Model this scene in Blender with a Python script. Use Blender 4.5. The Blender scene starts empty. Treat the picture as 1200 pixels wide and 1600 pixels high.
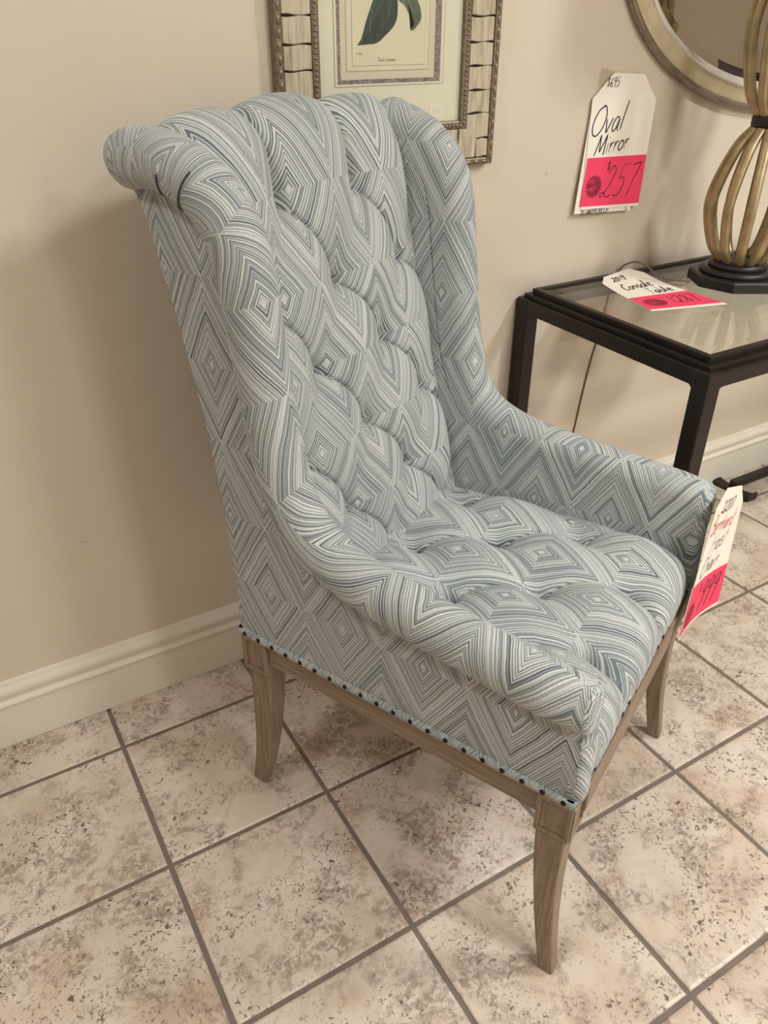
import bpy, bmesh, math, random
from mathutils import Vector, Matrix
import numpy as np
random.seed(7)
scene = bpy.context.scene
COL = scene.collection
PI = math.pi

# ------------------------------------------------------------------ camera
CAM = (0.1974, -1.5152, 1.2502)
YAW, PITCH, ROLL, FPX = -0.536266, -0.561131, 0.00273, 1230.73
cam_data = bpy.data.cameras.new('camera')
cam = bpy.data.objects.new('camera', cam_data); COL.objects.link(cam)
cam_data.sensor_fit = 'VERTICAL'; cam_data.sensor_height = 36.0
cam_data.lens = FPX / 1600.0 * 36.0
cam_data.clip_start = 0.02
fwd = Vector((-math.cos(PITCH)*math.sin(YAW), math.cos(PITCH)*math.cos(YAW), math.sin(PITCH)))
right = Vector((math.cos(YAW), math.sin(YAW), 0)); up = right.cross(fwd)
r2 = right*math.cos(ROLL) + up*math.sin(ROLL); u2 = up*math.cos(ROLL) - right*math.sin(ROLL)
M = Matrix((r2, u2, -fwd)).transposed().to_4x4(); M.translation = CAM
cam.matrix_world = M
scene.camera = cam

# ------------------------------------------------------------------ world, lights, exposure
world = bpy.data.worlds.new('world'); scene.world = world; world.use_nodes = True
world.node_tree.nodes['Background'].inputs[0].default_value = (1.0, 0.93, 0.84, 1)
world.node_tree.nodes['Background'].inputs[1].default_value = 0.05
scene.view_settings.view_transform = 'Standard'
scene.view_settings.look = 'None'
scene.view_settings.gamma = 1.0
scene.view_settings.use_curve_mapping = False
scene.view_settings.exposure = 0.13

WY = -0.1739          # wall plane
X0, X1, Y0, CEIL = -1.70, 4.60, -4.10, 2.60
def lamp(name, loc, energy, size, color=(1.0, 1.0, 0.985)):
    l = bpy.data.lights.new(name, 'AREA'); l.shape = 'DISK'; l.size = size
    l.energy = energy; l.color = color
    o = bpy.data.objects.new(name, l); COL.objects.link(o); o.location = loc
    return o
lamp('ceiling_downlight_key', (2.55, -1.75, CEIL-0.03), 33, 0.30)
lamp('ceiling_downlight_left', (-0.50, -0.95, CEIL-0.03), 11, 0.30)
lamp('ceiling_downlight_middle', (1.60, -2.65, CEIL-0.03), 34, 0.45)
lamp('ceiling_downlight_rear', (1.2, -3.75, CEIL-0.03), 30, 0.4)

# ------------------------------------------------------------------ helpers
def link(o): COL.objects.link(o); return o
def tag(o, label=None, cat=None, group=None, kind=None):
    if label: o['label'] = label
    if cat: o['category'] = cat
    if group: o['group'] = group
    if kind: o['kind'] = kind
    return o
def empty(name, loc=(0,0,0), rz=0.0):
    o = bpy.data.objects.new(name, None); o.empty_display_size = 0.05
    link(o); o.location = loc; o.rotation_euler = (0,0,rz); return o
def mesh(name, verts, faces, mat=None, parent=None, smooth=False, uvs=None, loc=(0,0,0)):
    me = bpy.data.meshes.new(name)
    me.from_pydata([tuple(v) for v in verts], [], [tuple(f) for f in faces])
    if uvs is not None:
        lay = me.uv_layers.new(name='UVMap')
        idx = np.empty(len(me.loops), dtype=np.int32); me.loops.foreach_get('vertex_index', idx)
        arr = np.asarray(uvs, dtype=np.float32)[idx]
        lay.data.foreach_set('uv', arr.ravel())
    if smooth: me.polygons.foreach_set('use_smooth', [True]*len(me.polygons))
    me.update()
    o = bpy.data.objects.new(name, me)
    mats = mat if isinstance(mat, (list, tuple)) else [mat]
    for m in mats:
        if m: me.materials.append(m)
    link(o); o.location = loc
    if parent: o.parent = parent
    return o
def fix_normals(o):
    bm = bmesh.new(); bm.from_mesh(o.data); bmesh.ops.recalc_face_normals(bm, faces=bm.faces)
    bm.to_mesh(o.data); bm.free(); return o
def bevel(o, w=0.002, seg=2):
    m = o.modifiers.new('bevel', 'BEVEL'); m.width = w; m.segments = seg; m.limit_method = 'ANGLE'
    return o
class MB:
    def __init__(s): s.v=[]; s.f=[]; s.uv=[]
    def box(s, a, b):
        n=len(s.v); x0,y0,z0=a; x1,y1,z1=b
        s.v += [(x0,y0,z0),(x1,y0,z0),(x1,y1,z0),(x0,y1,z0),(x0,y0,z1),(x1,y0,z1),(x1,y1,z1),(x0,y1,z1)]
        s.f += [tuple(n+i for i in q) for q in ((3,2,1,0),(4,5,6,7),(0,1,5,4),(1,2,6,5),(2,3,7,6),(3,0,4,7))]
        return s
    def loft(s, rings, close=True, cap=True):
        n=len(s.v); k=len(rings[0])
        for r in rings: s.v += [tuple(p) for p in r]
        for i in range(len(rings)-1):
            for j in range(k if close else k-1):
                a=n+i*k+j; b=n+i*k+(j+1)%k; s.f.append((a,b,b+k,a+k))
        if cap:
            s.f.append(tuple(n+j for j in range(k))[::-1])
            s.f.append(tuple(n+(len(rings)-1)*k+j for j in range(k)))
        return s
    def lathe(s, prof, seg=32, c=(0,0), ang0=0.0):
        rings=[[(c[0]+r*math.cos(ang0+2*PI*j/seg), c[1]+r*math.sin(ang0+2*PI*j/seg), z) for j in range(seg)] for r,z in prof]
        return s.loft(rings)
    def build(s, name, mat, parent=None, smooth=False, loc=(0,0,0)):
        o = mesh(name, s.v, s.f, mat, parent, smooth, None, loc); fix_normals(o); return o
def tube_rings(path, r, seg=8):
    rings=[]; P=[Vector(p) for p in path]
    for i,p in enumerate(P):
        t=(P[min(i+1,len(P)-1)]-P[max(i-1,0)]).normalized()
        a=Vector((0,0,1)) if abs(t.z)<0.9 else Vector((1,0,0))
        n=t.cross(a).normalized(); b=t.cross(n)
        rings.append([p+(n*math.cos(2*PI*j/seg)+b*math.sin(2*PI*j/seg))*r for j in range(seg)])
    return rings
def crom(pts, n):
    """Catmull-Rom resample to n points, roughly even in arc length"""
    P=[np.array(p,float) for p in pts]; P=[2*P[0]-P[1]]+P+[2*P[-1]-P[-2]]
    out=[]
    for i in range(1,len(P)-2):
        for t in np.linspace(0,1,24,endpoint=False):
            a,b,c,d=P[i-1],P[i],P[i+1],P[i+2]
            out.append(0.5*((2*b)+(-a+c)*t+(2*a-5*b+4*c-d)*t*t+(-a+3*b-3*c+d)*t**3))
    out.append(P[-2]); out=np.array(out)
    s=np.concatenate([[0],np.cumsum(np.linalg.norm(np.diff(out,axis=0),axis=1))])
    q=np.linspace(0,s[-1],n)
    return np.stack([np.interp(q,s,out[:,k]) for k in range(out.shape[1])],1)

# ------------------------------------------------------------------ materials
def new_mat(name):
    m = bpy.data.materials.new(name); m.use_nodes = True
    return m, m.node_tree, m.node_tree.nodes['Principled BSDF']
class NG:
    def __init__(s, nt): s.nt=nt
    def n(s, t, **kw):
        x=s.nt.nodes.new(t)
        for k,v in kw.items(): setattr(x,k,v)
        return x
    def link(s, a, b): s.nt.links.new(a,b)
    def put(s, sock, v):
        if isinstance(v, bpy.types.NodeSocket): s.link(v, sock)
        else: sock.default_value = v
    def m(s, op, a, b=None, c=None, clamp=False):
        x=s.n('ShaderNodeMath', operation=op, use_clamp=clamp)
        s.put(x.inputs[0],a)
        if b is not None: s.put(x.inputs[1],b)
        if c is not None: s.put(x.inputs[2],c)
        return x.outputs[0]
    def noise(s, vec, scale, detail=2.0, rough=0.5, dist=0.0, dim='3D', w=None):
        x=s.n('ShaderNodeTexNoise', noise_dimensions=dim)
        if vec is not None: s.link(vec, x.inputs['Vector'])
        if w is not None: s.put(x.inputs['W'], w)
        x.inputs['Scale'].default_value=scale; x.inputs['Detail'].default_value=detail
        x.inputs['Roughness'].default_value=rough; x.inputs['Distortion'].default_value=dist
        return x.outputs['Fac']
    def ramp(s, fac, stops, interp='LINEAR'):
        x=s.n('ShaderNodeValToRGB'); x.color_ramp.interpolation=interp
        e=x.color_ramp.elements
        while len(e)<len(stops): e.new(0.5)
        for i,(p,c) in enumerate(stops):
            e[i].position=p; e[i].color=(c,c,c,1) if not hasattr(c,'__len__') else (*c,1)
        s.link(fac,x.inputs[0]); return x.outputs[0]
    def mix(s, fac, a, b, blend='MIX'):
        x=s.n('ShaderNodeMix', data_type='RGBA', blend_type=blend)
        s.put(x.inputs[0],fac)
        for k,v in ((6,a),(7,b)):
            if isinstance(v, bpy.types.NodeSocket): s.link(v,x.inputs[k])
            else: x.inputs[k].default_value=(*v,1)
        return x.outputs[2]
    def bump(s, h, strength, dist):
        x=s.n('ShaderNodeBump'); x.inputs['Strength'].default_value=strength; x.inputs['Distance'].default_value=dist
        s.link(h,x.inputs['Height']); return x.outputs[0]
    def pos(s): return s.n('ShaderNodeNewGeometry').outputs['Position']
    def obj(s): return s.n('ShaderNodeTexCoord').outputs['Object']
def srgb(r,g,b):
    f=lambda c: c/12.92 if c<=0.04045 else ((c+0.055)/1.055)**2.4
    return (f(r/255),f(g/255),f(b/255))
def simple(name, col, rough=0.5, metal=0.0, noise_amt=0.0, noise_scale=20, bump=0.0, bump_scale=200, coat=0.0):
    m,nt,b=new_mat(name); g=NG(nt)
    b.inputs['Roughness'].default_value=rough; b.inputs['Metallic'].default_value=metal
    b.inputs['Coat Weight'].default_value=coat
    p=g.obj()
    f=g.noise(p,noise_scale,4)
    lo=tuple(c*(1-noise_amt) for c in col); hi=tuple(min(1,c*(1+noise_amt)) for c in col)
    g.link(g.mix(g.ramp(f,[(0.3,0),(0.7,1)]),lo,hi), b.inputs['Base Color'])
    if bump: g.link(g.bump(g.noise(p,bump_scale,2),bump,0.001), b.inputs['Normal'])
    return m

def mat_fabric():
    m,nt,b=new_mat('diamond_weave_fabric'); g=NG(nt)
    uv=g.n('ShaderNodeTexCoord').outputs['UV']
    sep=g.n('ShaderNodeSeparateXYZ'); g.link(uv,sep.inputs[0])
    wob=g.n('ShaderNodeTexNoise'); wob.inputs['Scale'].default_value=26; wob.inputs['Detail'].default_value=1.5
    g.link(uv,wob.inputs['Vector'])
    ws=g.n('ShaderNodeSeparateXYZ'); g.link(wob.outputs['Color'],ws.inputs[0])
    u=g.m('ADD',sep.outputs[0],g.m('MULTIPLY',g.m('SUBTRACT',ws.outputs[0],0.5),0.0035))
    v=g.m('ADD',sep.outputs[1],g.m('MULTIPLY',g.m('SUBTRACT',ws.outputs[1],0.5),0.0035))
    p=g.m('DIVIDE',u,0.070); q=g.m('DIVIDE',v,0.118)
    s_=g.m('MULTIPLY',g.m('ADD',p,q),0.5); t_=g.m('MULTIPLY',g.m('SUBTRACT',p,q),0.5)
    rs=g.m('FLOOR',g.m('ADD',s_,0.5)); rt=g.m('FLOOR',g.m('ADD',t_,0.5))
    fs=g.m('ABSOLUTE',g.m('SUBTRACT',s_,rs)); ft=g.m('ABSOLUTE',g.m('SUBTRACT',t_,rt))
    d=g.m('MULTIPLY',g.m('MAXIMUM',fs,ft),2.0)
    side=g.m('GREATER_THAN',q,g.m('SUBTRACT',rs,rt))
    seed=g.m('ADD',g.m('MULTIPLY',rs,17.31),g.m('MULTIPLY',rt,9.77))
    seed=g.m('ADD',seed,g.m('MULTIPLY',side,5.3))
    w=g.m('ADD',g.m('MULTIPLY',d,17.0),seed)
    jit=g.noise(None,0.9,1.0,0.5,dim='1D',w=w)
    ph=g.m('ADD',w,g.m('MULTIPLY',jit,1.1))
    tri=g.m('MULTIPLY',g.m('ABSOLUTE',g.m('SUBTRACT',g.m('FRACT',ph),0.5)),2.0)
    wid=g.m('ADD',g.m('MULTIPLY',g.noise(None,0.8,1.0,0.5,dim='1D',w=g.m('ADD',w,77.7)),1.2),-0.17)
    light=g.m('MULTIPLY_ADD',g.m('SUBTRACT',wid,tri),4.5,0.5,clamp=True)
    # a second thin pale thread between the strokes
    tri2=g.m('MULTIPLY',g.m('ABSOLUTE',g.m('SUBTRACT',g.m('FRACT',g.m('MULTIPLY',ph,2.0)),0.5)),2.0)
    thin=g.m('MULTIPLY',g.m('MULTIPLY_ADD',g.m('SUBTRACT',0.22,tri2),5.0,0.4,clamp=True),0.45)
    light=g.m('MAXIMUM',light,thin)
    edge=g.ramp(d,[(0.982,0),(0.990,1)])
    core=g.ramp(d,[(0.045,1),(0.065,0)])
    light=g.m('MAXIMUM',light,g.m('MAXIMUM',edge,core))
    n2=g.noise(None,0.35,0,0.5,dim='1D',w=g.m('ADD',w,41.7))
    tone=g.ramp(n2,[(0.3,srgb(103,115,124)),(0.5,srgb(123,136,143)),(0.68,srgb(148,157,160))])
    cream=g.mix(g.noise(None,0.7,0,0.5,dim='1D',w=w), srgb(226,228,222), srgb(198,204,204))
    col=g.mix(light,tone,cream)
    # yarn slub
    map_=g.n('ShaderNodeMapping'); map_.inputs['Scale'].default_value=(900,140,1); g.link(uv,map_.inputs[0])
    yarn=g.noise(map_.outputs[0],1.0,2,0.6)
    col=g.mix(0.55,col,g.ramp(yarn,[(0.25,(0.55,0.55,0.55)),(0.75,(1.0,1.0,1.0))]),'MULTIPLY')
    g.link(col,b.inputs['Base Color'])
    b.inputs['Roughness'].default_value=0.85; b.inputs['Sheen Weight'].default_value=0.15
    b.inputs['Specular IOR Level'].default_value=0.25
    hh=g.m('ADD',g.m('MULTIPLY',light,0.6),g.m('MULTIPLY',yarn,0.6))
    g.link(g.bump(hh,0.35,0.0006),b.inputs['Normal'])
    return m
def mat_oak():
    m,nt,b=new_mat('grey_washed_oak'); g=NG(nt)
    o=g.n('ShaderNodeTexCoord').outputs['UV']
    mp=g.n('ShaderNodeMapping'); mp.inputs['Scale'].default_value=(9,190,1); g.link(o,mp.inputs[0])
    f=g.noise(mp.outputs[0],1.0,5,0.6,0.3)
    col=g.ramp(f,[(0.25,srgb(108,90,72)),(0.5,srgb(139,120,100)),(0.75,srgb(160,143,123))])
    mp2=g.n('ShaderNodeMapping'); mp2.inputs['Scale'].default_value=(26,900,1); g.link(o,mp2.inputs[0])
    pores=g.noise(mp2.outputs[0],1.0,2,0.5)
    col=g.mix(g.ramp(pores,[(0.28,1),(0.38,0)]),col,srgb(88,72,58))
    g.link(col,b.inputs['Base Color']); b.inputs['Roughness'].default_value=0.48
    g.link(g.bump(pores,0.25,0.0005),b.inputs['Normal'])
    return m
def mat_tile():
    m,nt,b=new_mat('mottled_stone_tile'); g=NG(nt)
    p=g.pos()
    info=g.n('ShaderNodeObjectInfo'); off=g.n('ShaderNodeVectorMath',operation='SCALE')
    comb=g.n('ShaderNodeCombineXYZ'); g.link(info.outputs['Random'],comb.inputs[2])
    g.link(comb.outputs[0],off.inputs[0]); off.inputs['Scale'].default_value=40
    ad=g.n('ShaderNodeVectorMath',operation='ADD'); g.link(p,ad.inputs[0]); g.link(off.outputs[0],ad.inputs[1]); p=ad.outputs[0]
    big=g.noise(p,7,3,0.55)
    base=g.ramp(big,[(0.3,srgb(200,181,162)),(0.5,srgb(218,203,188)),(0.72,srgb(228,216,204))])
    mid=g.noise(p,13,4,0.62,0.6)
    fine=g.noise(p,80,5,0.70,0.8)
    patch=g.m('MULTIPLY',g.ramp(mid,[(0.46,0),(0.60,1)]),g.ramp(fine,[(0.42,0),(0.56,1)]))
    col=g.mix(g.m('MULTIPLY',patch,0.72),base,srgb(140,122,110))
    warm=g.ramp(g.noise(p,9,2),[(0.58,0),(0.72,1)])
    col=g.mix(g.m('MULTIPLY',warm,0.30),col,srgb(190,150,118))
    fleck=g.noise(p,135,5,0.62,0.9)
    msk=g.ramp(g.noise(p,10,3,0.6,0.4),[(0.42,0),(0.58,1)])
    fl=g.m('MULTIPLY',g.ramp(fleck,[(0.57,0),(0.60,1)]),msk)
    col=g.mix(g.m('MULTIPLY',fl,0.88),col,srgb(86,68,62))
    g.link(col,b.inputs['Base Color'])
    g.link(g.ramp(fine,[(0.3,0.30),(0.7,0.46)]),b.inputs['Roughness'])
    g.link(g.bump(g.m('SUBTRACT',g.noise(p,40,3),g.m('MULTIPLY',fl,0.4)),0.18,0.002),b.inputs['Normal'])
    return m
def mat_wall():
    m,nt,b=new_mat('beige_wall_paint'); g=NG(nt); p=g.pos()
    f=g.noise(p,1.6,3)
    col=g.mix(g.ramp(f,[(0.35,0),(0.65,1)]),srgb(212,200,182),srgb(217,206,189))
    mk=g.m('MULTIPLY',g.ramp(g.noise(p,34,2,0.6,1.0),[(0.74,0),(0.77,1)]),0.35)
    col=g.mix(mk,col,srgb(150,130,108))
    g.link(col,b.inputs['Base Color']); b.inputs['Roughness'].default_value=0.42
    g.link(g.bump(g.noise(p,160,3),0.12,0.001),b.inputs['Normal'])
    return m
def mat_glass(name, tint=(0.975,0.99,0.98), gloss_rough=0.0):
    m=bpy.data.materials.new(name); m.use_nodes=True; nt=m.node_tree; nt.nodes.clear(); g=NG(nt)
    out=g.n('ShaderNodeOutputMaterial'); t=g.n('ShaderNodeBsdfTransparent'); t.inputs[0].default_value=(*tint,1)
    gl=g.n('ShaderNodeBsdfGlossy'); gl.inputs['Roughness'].default_value=gloss_rough
    lw=g.n('ShaderNodeLayerWeight'); lw.inputs[0].default_value=0.5
    fac=g.m('ADD',g.m('MULTIPLY',g.m('POWER',lw.outputs['Facing'],5.0),0.96),0.04)
    mx=g.n('ShaderNodeMixShader'); g.link(fac,mx.inputs[0]); g.link(t.outputs[0],mx.inputs[1]); g.link(gl.outputs[0],mx.inputs[2])
    g.link(mx.outputs[0],out.inputs[0]); return m
def mat_frame_seg():
    m,nt,b=new_mat('pale_crackled_wood'); g=NG(nt); o=g.obj()
    mp=g.n('ShaderNodeMapping'); mp.inputs['Scale'].default_value=(130,1,14); g.link(o,mp.inputs[0])
    f=g.noise(mp.outputs[0],1.0,4,0.6)
    col=g.ramp(f,[(0.28,srgb(146,134,110)),(0.5,srgb(190,180,156)),(0.75,srgb(208,200,178))])
    g.link(col,b.inputs['Base Color']); b.inputs['Roughness'].default_value=0.5
    g.link(g.bump(f,0.3,0.001),b.inputs['Normal']); return m
def mat_marble():
    m,nt,b=new_mat('marbled_paper'); g=NG(nt); o=g.pos()
    f=g.noise(o,130,4,0.6,2.0)
    g.link(g.ramp(f,[(0.35,srgb(96,84,88)),(0.5,srgb(140,126,132)),(0.65,srgb(178,166,168))]),b.inputs['Base Color'])
    b.inputs['Roughness'].default_value=0.7; return m
def mat_leaf(name,c1,c2):
    m,nt,b=new_mat(name); g=NG(nt); o=g.pos()
    mp=g.n('ShaderNodeMapping'); mp.inputs['Rotation'].default_value=(0,0.5,0); mp.inputs['Scale'].default_value=(110,20,22); g.link(o,mp.inputs[0])
    g.link(g.ramp(g.noise(mp.outputs[0],1.0,3,0.6),[(0.35,c1),(0.65,c2)]),b.inputs['Base Color'])
    b.inputs['Roughness'].default_value=0.75; return m

FAB=mat_fabric(); OAK=mat_oak(); TILE=mat_tile(); WALL=mat_wall()
GROUT=simple('grey_grout',srgb(124,112,102),0.9,0,0.12,30,0.3,300)
TRIM=simple('cream_trim_paint',srgb(226,221,206),0.35,0,0.03,8)
CEILM=simple('ceiling_white',srgb(236,230,218),0.9,0,0.02,5)
NAIL=simple('dark_bronze_nail',srgb(44,38,38),0.35,0.7)
THREAD=simple('black_stitch_thread',srgb(60,66,72),0.9)
GREYTHREAD=simple('grey_piping',srgb(120,130,134),0.9)
BLACKM=simple('black_bronze_metal',srgb(36,29,25),0.42,0.25,0.25,25)
BLACKW=simple('black_lacquered_wood',srgb(30,28,27),0.45,0.0,0.2,30)
GOLD=simple('champagne_gold',srgb(174,156,118),0.36,0.42,0.22,30)
SILVER=simple('silver_leaf',srgb(236,233,226),0.25,0.45,0.04,30)
PEWTER=simple('pewter_leaf',srgb(150,138,124),0.38,0.7,0.18,40)
CHAMP=simple('champagne_leaf',srgb(208,195,164),0.42,0.3,0.08,22)
GLASS=mat_glass('clear_glass'); PGLASS=mat_glass('picture_glass',(0.97,0.98,0.96))
MIRROR=simple('mirror_silver',(0.80,0.79,0.77),0.01,1.0)
PAPER=simple('white_card',srgb(240,235,222),0.7,0,0.02,30)
PINK=simple('pink_sticker_paper',srgb(240,66,104),0.7,0,0.04,40)
INK=simple('black_ink',srgb(26,22,30),0.6)
REDINK=simple('red_ink',srgb(200,30,60),0.6)
STAMP=simple('stamp_ink',srgb(140,26,58),0.7,0,0.2,300)
TAPE=mat_glass('clear_tape',(0.90,0.88,0.84),0.2)
MAT_=simple('ivory_mat_board',srgb(236,231,214),0.85,0,0.01,30)
PRINT=simple('cream_print_paper',srgb(230,223,199),0.85,0,0.02,20)
LINE=simple('mat_ruled_line',srgb(176,160,140),0.8)
PALE=simple('pale_pink_wash',srgb(226,212,196),0.85)
MARB=mat_marble(); SEG=mat_frame_seg()
ROPE=simple('antique_pewter_moulding',srgb(128,118,98),0.42,0.45,0.35,160)
JOINT=simple('dark_joint_wood',srgb(52,42,38),0.8)
LEAFD=mat_leaf('dark_green_leaf',srgb(32,44,42),srgb(58,86,78)); LEAFL=mat_leaf('soft_green_leaf',srgb(70,84,70),srgb(120,134,110))
CORDM=simple('brown_lamp_cord',srgb(120,102,84),0.5)
LINEN=simple('linen_shade',srgb(226,214,190),0.9,0,0.05,60)
DARKW=simple('dark_walnut',srgb(54,40,38),0.5,0,0.2,14)

# ------------------------------------------------------------------ the room
PITCH_T=0.305; GAP=0.0085
floor=MB().box((X0-0.02,Y0-0.02,-0.03),(X1+0.02,WY+0.02,-0.0035)).build('floor',GROUT); tag(floor,kind='structure')
def tile_mesh(name,w,d):
    bv=0.005; h=0.006
    rings=[]
    for ins,z in ((0,-h),(0,-0.0022),(0.0016,-0.0007),(bv,0.0)):
        rings.append([(-w/2+ins,-d/2+ins,z),(w/2-ins,-d/2+ins,z),(w/2-ins,d/2-ins,z),(-w/2+ins,d/2-ins,z)])
    mb=MB().loft(rings); me=bpy.data.meshes.new(name); me.from_pydata(mb.v,[],mb.f); me.materials.append(TILE); me.update(); return me
tm_full=tile_mesh('floor_tile',PITCH_T-GAP,PITCH_T-GAP)
cut=(-PITCH_T+0) ; cd=(WY-0.001)-(-PITCH_T+GAP/2)
tm_cut=tile_mesh('floor_tile_cut',PITCH_T-GAP,cd)
for i in range(-5,15):
    for j in range(0,13):
        me = tm_cut if j==0 else tm_full
        cy = (-PITCH_T+GAP/2+cd/2) if j==0 else -(j+0.5)*PITCH_T
        o=bpy.data.objects.new('tile',me); COL.objects.link(o); o.parent=floor
        o.location=((i+0.5)*PITCH_T, cy, random.uniform(-0.0004,0.0003)-0.0002)
        o.rotation_euler=(0,0,random.uniform(-0.0015,0.0015))
def wallbox(name,a,b,mat=WALL): return tag(MB().box(a,b).build(name,mat),kind='structure')
wallbox('wall_back',(X0-0.1,WY,-0.03),(X1+0.1,WY+0.1,CEIL))
DIMWALL=simple('dimmed_wall_paint',srgb(150,132,112),0.6,0,0.03,3)  # side-wall dimness put into the paint: darker mirror view, less bounce light
wallbox('wall_left',(X0-0.1,Y0,-0.03),(X0,WY,CEIL),DIMWALL)
wallbox('wall_right',(X1,Y0,-0.03),(X1+0.1,WY,CEIL),DIMWALL)
wallbox('wall_front',(X0-0.1,Y0-0.1,-0.03),(X1+0.1,Y0,CEIL))
wallbox('ceiling',(X0-0.1,Y0-0.1,CEIL),(X1+0.1,WY+0.1,CEIL+0.1),CEILM)
# moulded baseboard profile (t = thickness off the wall, z)
BB=[(0,0),(0.014,0),(0.014,0.098),(0.0165,0.101),(0.0175,0.106),(0.0150,0.110),(0.0112,0.112),(0.0105,0.116),(0.0125,0.122),
    (0.0150,0.129),(0.0150,0.135),(0.0125,0.141),(0.0085,0.145),(0.0065,0.150),(0.0050,0.154),(0,0.156)]
def baseboard(name,axis,a,b,base,sgn):
    rings=[]
    for s in (a,b):
        rings.append([((s,base+sgn*t,z) if axis=='x' else (base+sgn*t,s,z)) for t,z in BB])
    o=MB().loft(rings).build(name,TRIM); bevel(o,0.0008,1); return tag(o,kind='structure')
baseboard('baseboard_back','x',X0+0.0005,X1-0.0005,WY,-1)
baseboard('baseboard_right','y',Y0+0.001,WY-0.02,X1,-1)
baseboard('baseboard_left','y',Y0+0.001,WY-0.02,X0,1)
# pilaster trim on the far right wall, seen only in the mirror
t=MB().box((X1-0.022,-1.98,0.16),(X1,-1.86,CEIL-0.001)).box((X1-0.030,-1.965,0.16),(X1-0.022,-1.90,CEIL-0.001)).build('trim_1',TRIM); tag(t,kind='structure')

# ------------------------------------------------------------------ armchair
CYAW=math.radians(-63.5); CO=(0.8771,-0.6895,0.0)
chair=empty('armchair',CO,CYAW)
tag(chair,'tall tufted armchair in pale blue and cream diamond fabric on grey oak legs','armchair')
def yo(x): return 0.276+0.0477*x
def yi(x): return yo(x)-0.043
ZB=0.388   # bottom of the upholstery
XB=[(0.39,-0.307),(0.49,-0.306),(0.614,-0.312),(0.769,-0.331),(0.929,-0.365),(1.062,-0.402),(1.09,-0.412)]
def xback(z): return float(np.interp(z,[p[0] for p in XB],[p[1] for p in XB]))
def grid_faces(n,m):
    return [(i*m+j,i*m+j+1,(i+1)*m+j+1,(i+1)*m+j) for i in range(n-1) for j in range(m-1)]

# ridge line of arm and wing (x,z): arm front -> elbow -> up the wing -> over the top to the rear
TP=crom([(0.280,0.588),(0.245,0.594),(0.20,0.599),(0.144,0.605),(0.074,0.612),(0.0,0.622),(-0.060,0.634),(-0.108,0.655),(-0.137,0.688),
         (-0.153,0.735),(-0.164,0.79),(-0.174,0.868),(-0.181,0.925),(-0.188,0.985),(-0.200,1.033),(-0.222,1.072),(-0.258,1.106),(-0.300,1.127),
         (-0.345,1.138),(-0.390,1.139),(-0.428,1.131),(-0.456,1.120)],156)
tan=np.gradient(TP,axis=0); tan/=np.linalg.norm(tan,axis=1)[:,None]
NR=np.stack([tan[:,1],-tan[:,0]],1)
arcT=np.concatenate([[0],np.cumsum(np.linalg.norm(np.diff(TP,axis=0),axis=1))]); LT=arcT[-1]
for i_ in range(len(NR)):
    f_=max(0.0,1-arcT[i_]/0.10); NR[i_]=NR[i_]*(1-f_)+np.array([0,1.0])*f_; NR[i_]/=np.linalg.norm(NR[i_])
RR_=0.0365
def far_in(x,y): # the far end of the scroll is pressed in a little where it stands close to the wall
    return x+0.080*min(1,max(0,(-0.320-x)/0.125))*min(1,max(0,(y-0.05)/0.2))
ang=np.radians(np.linspace(180,-95,40))
def section(i):
    """(lateral, depth, fabric run) of the rolled edge at path index i"""
    s=arcT[i]; k=1.0
    e=LT-s
    if e<0.045: k=max(0.02,math.sqrt(max(0,1-((0.045-e)/0.045)**2)))
    fr=min(1.0,0.62+0.38*min(1,s/0.05)) # roll draws in at the arm front
    pts=[]; run=0.0
    for a in ang:
        la=math.cos(a); 
        lat=0.0365+RR_*la*(fr if la>0 else 1.0); dep=-RR_+RR_*math.sin(a)
        if a<math.radians(-60): lat-=0.004*(math.radians(-60)-a)/0.6
        lat=0.0365+(lat-0.0365)*k; dep=-RR_+(dep+RR_)*k
        pts.append((lat,dep))
    pts=[(pts[0][0],-0.075 if k>0.99 else pts[0][1]-0.038*k)]+pts
    return pts
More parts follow.
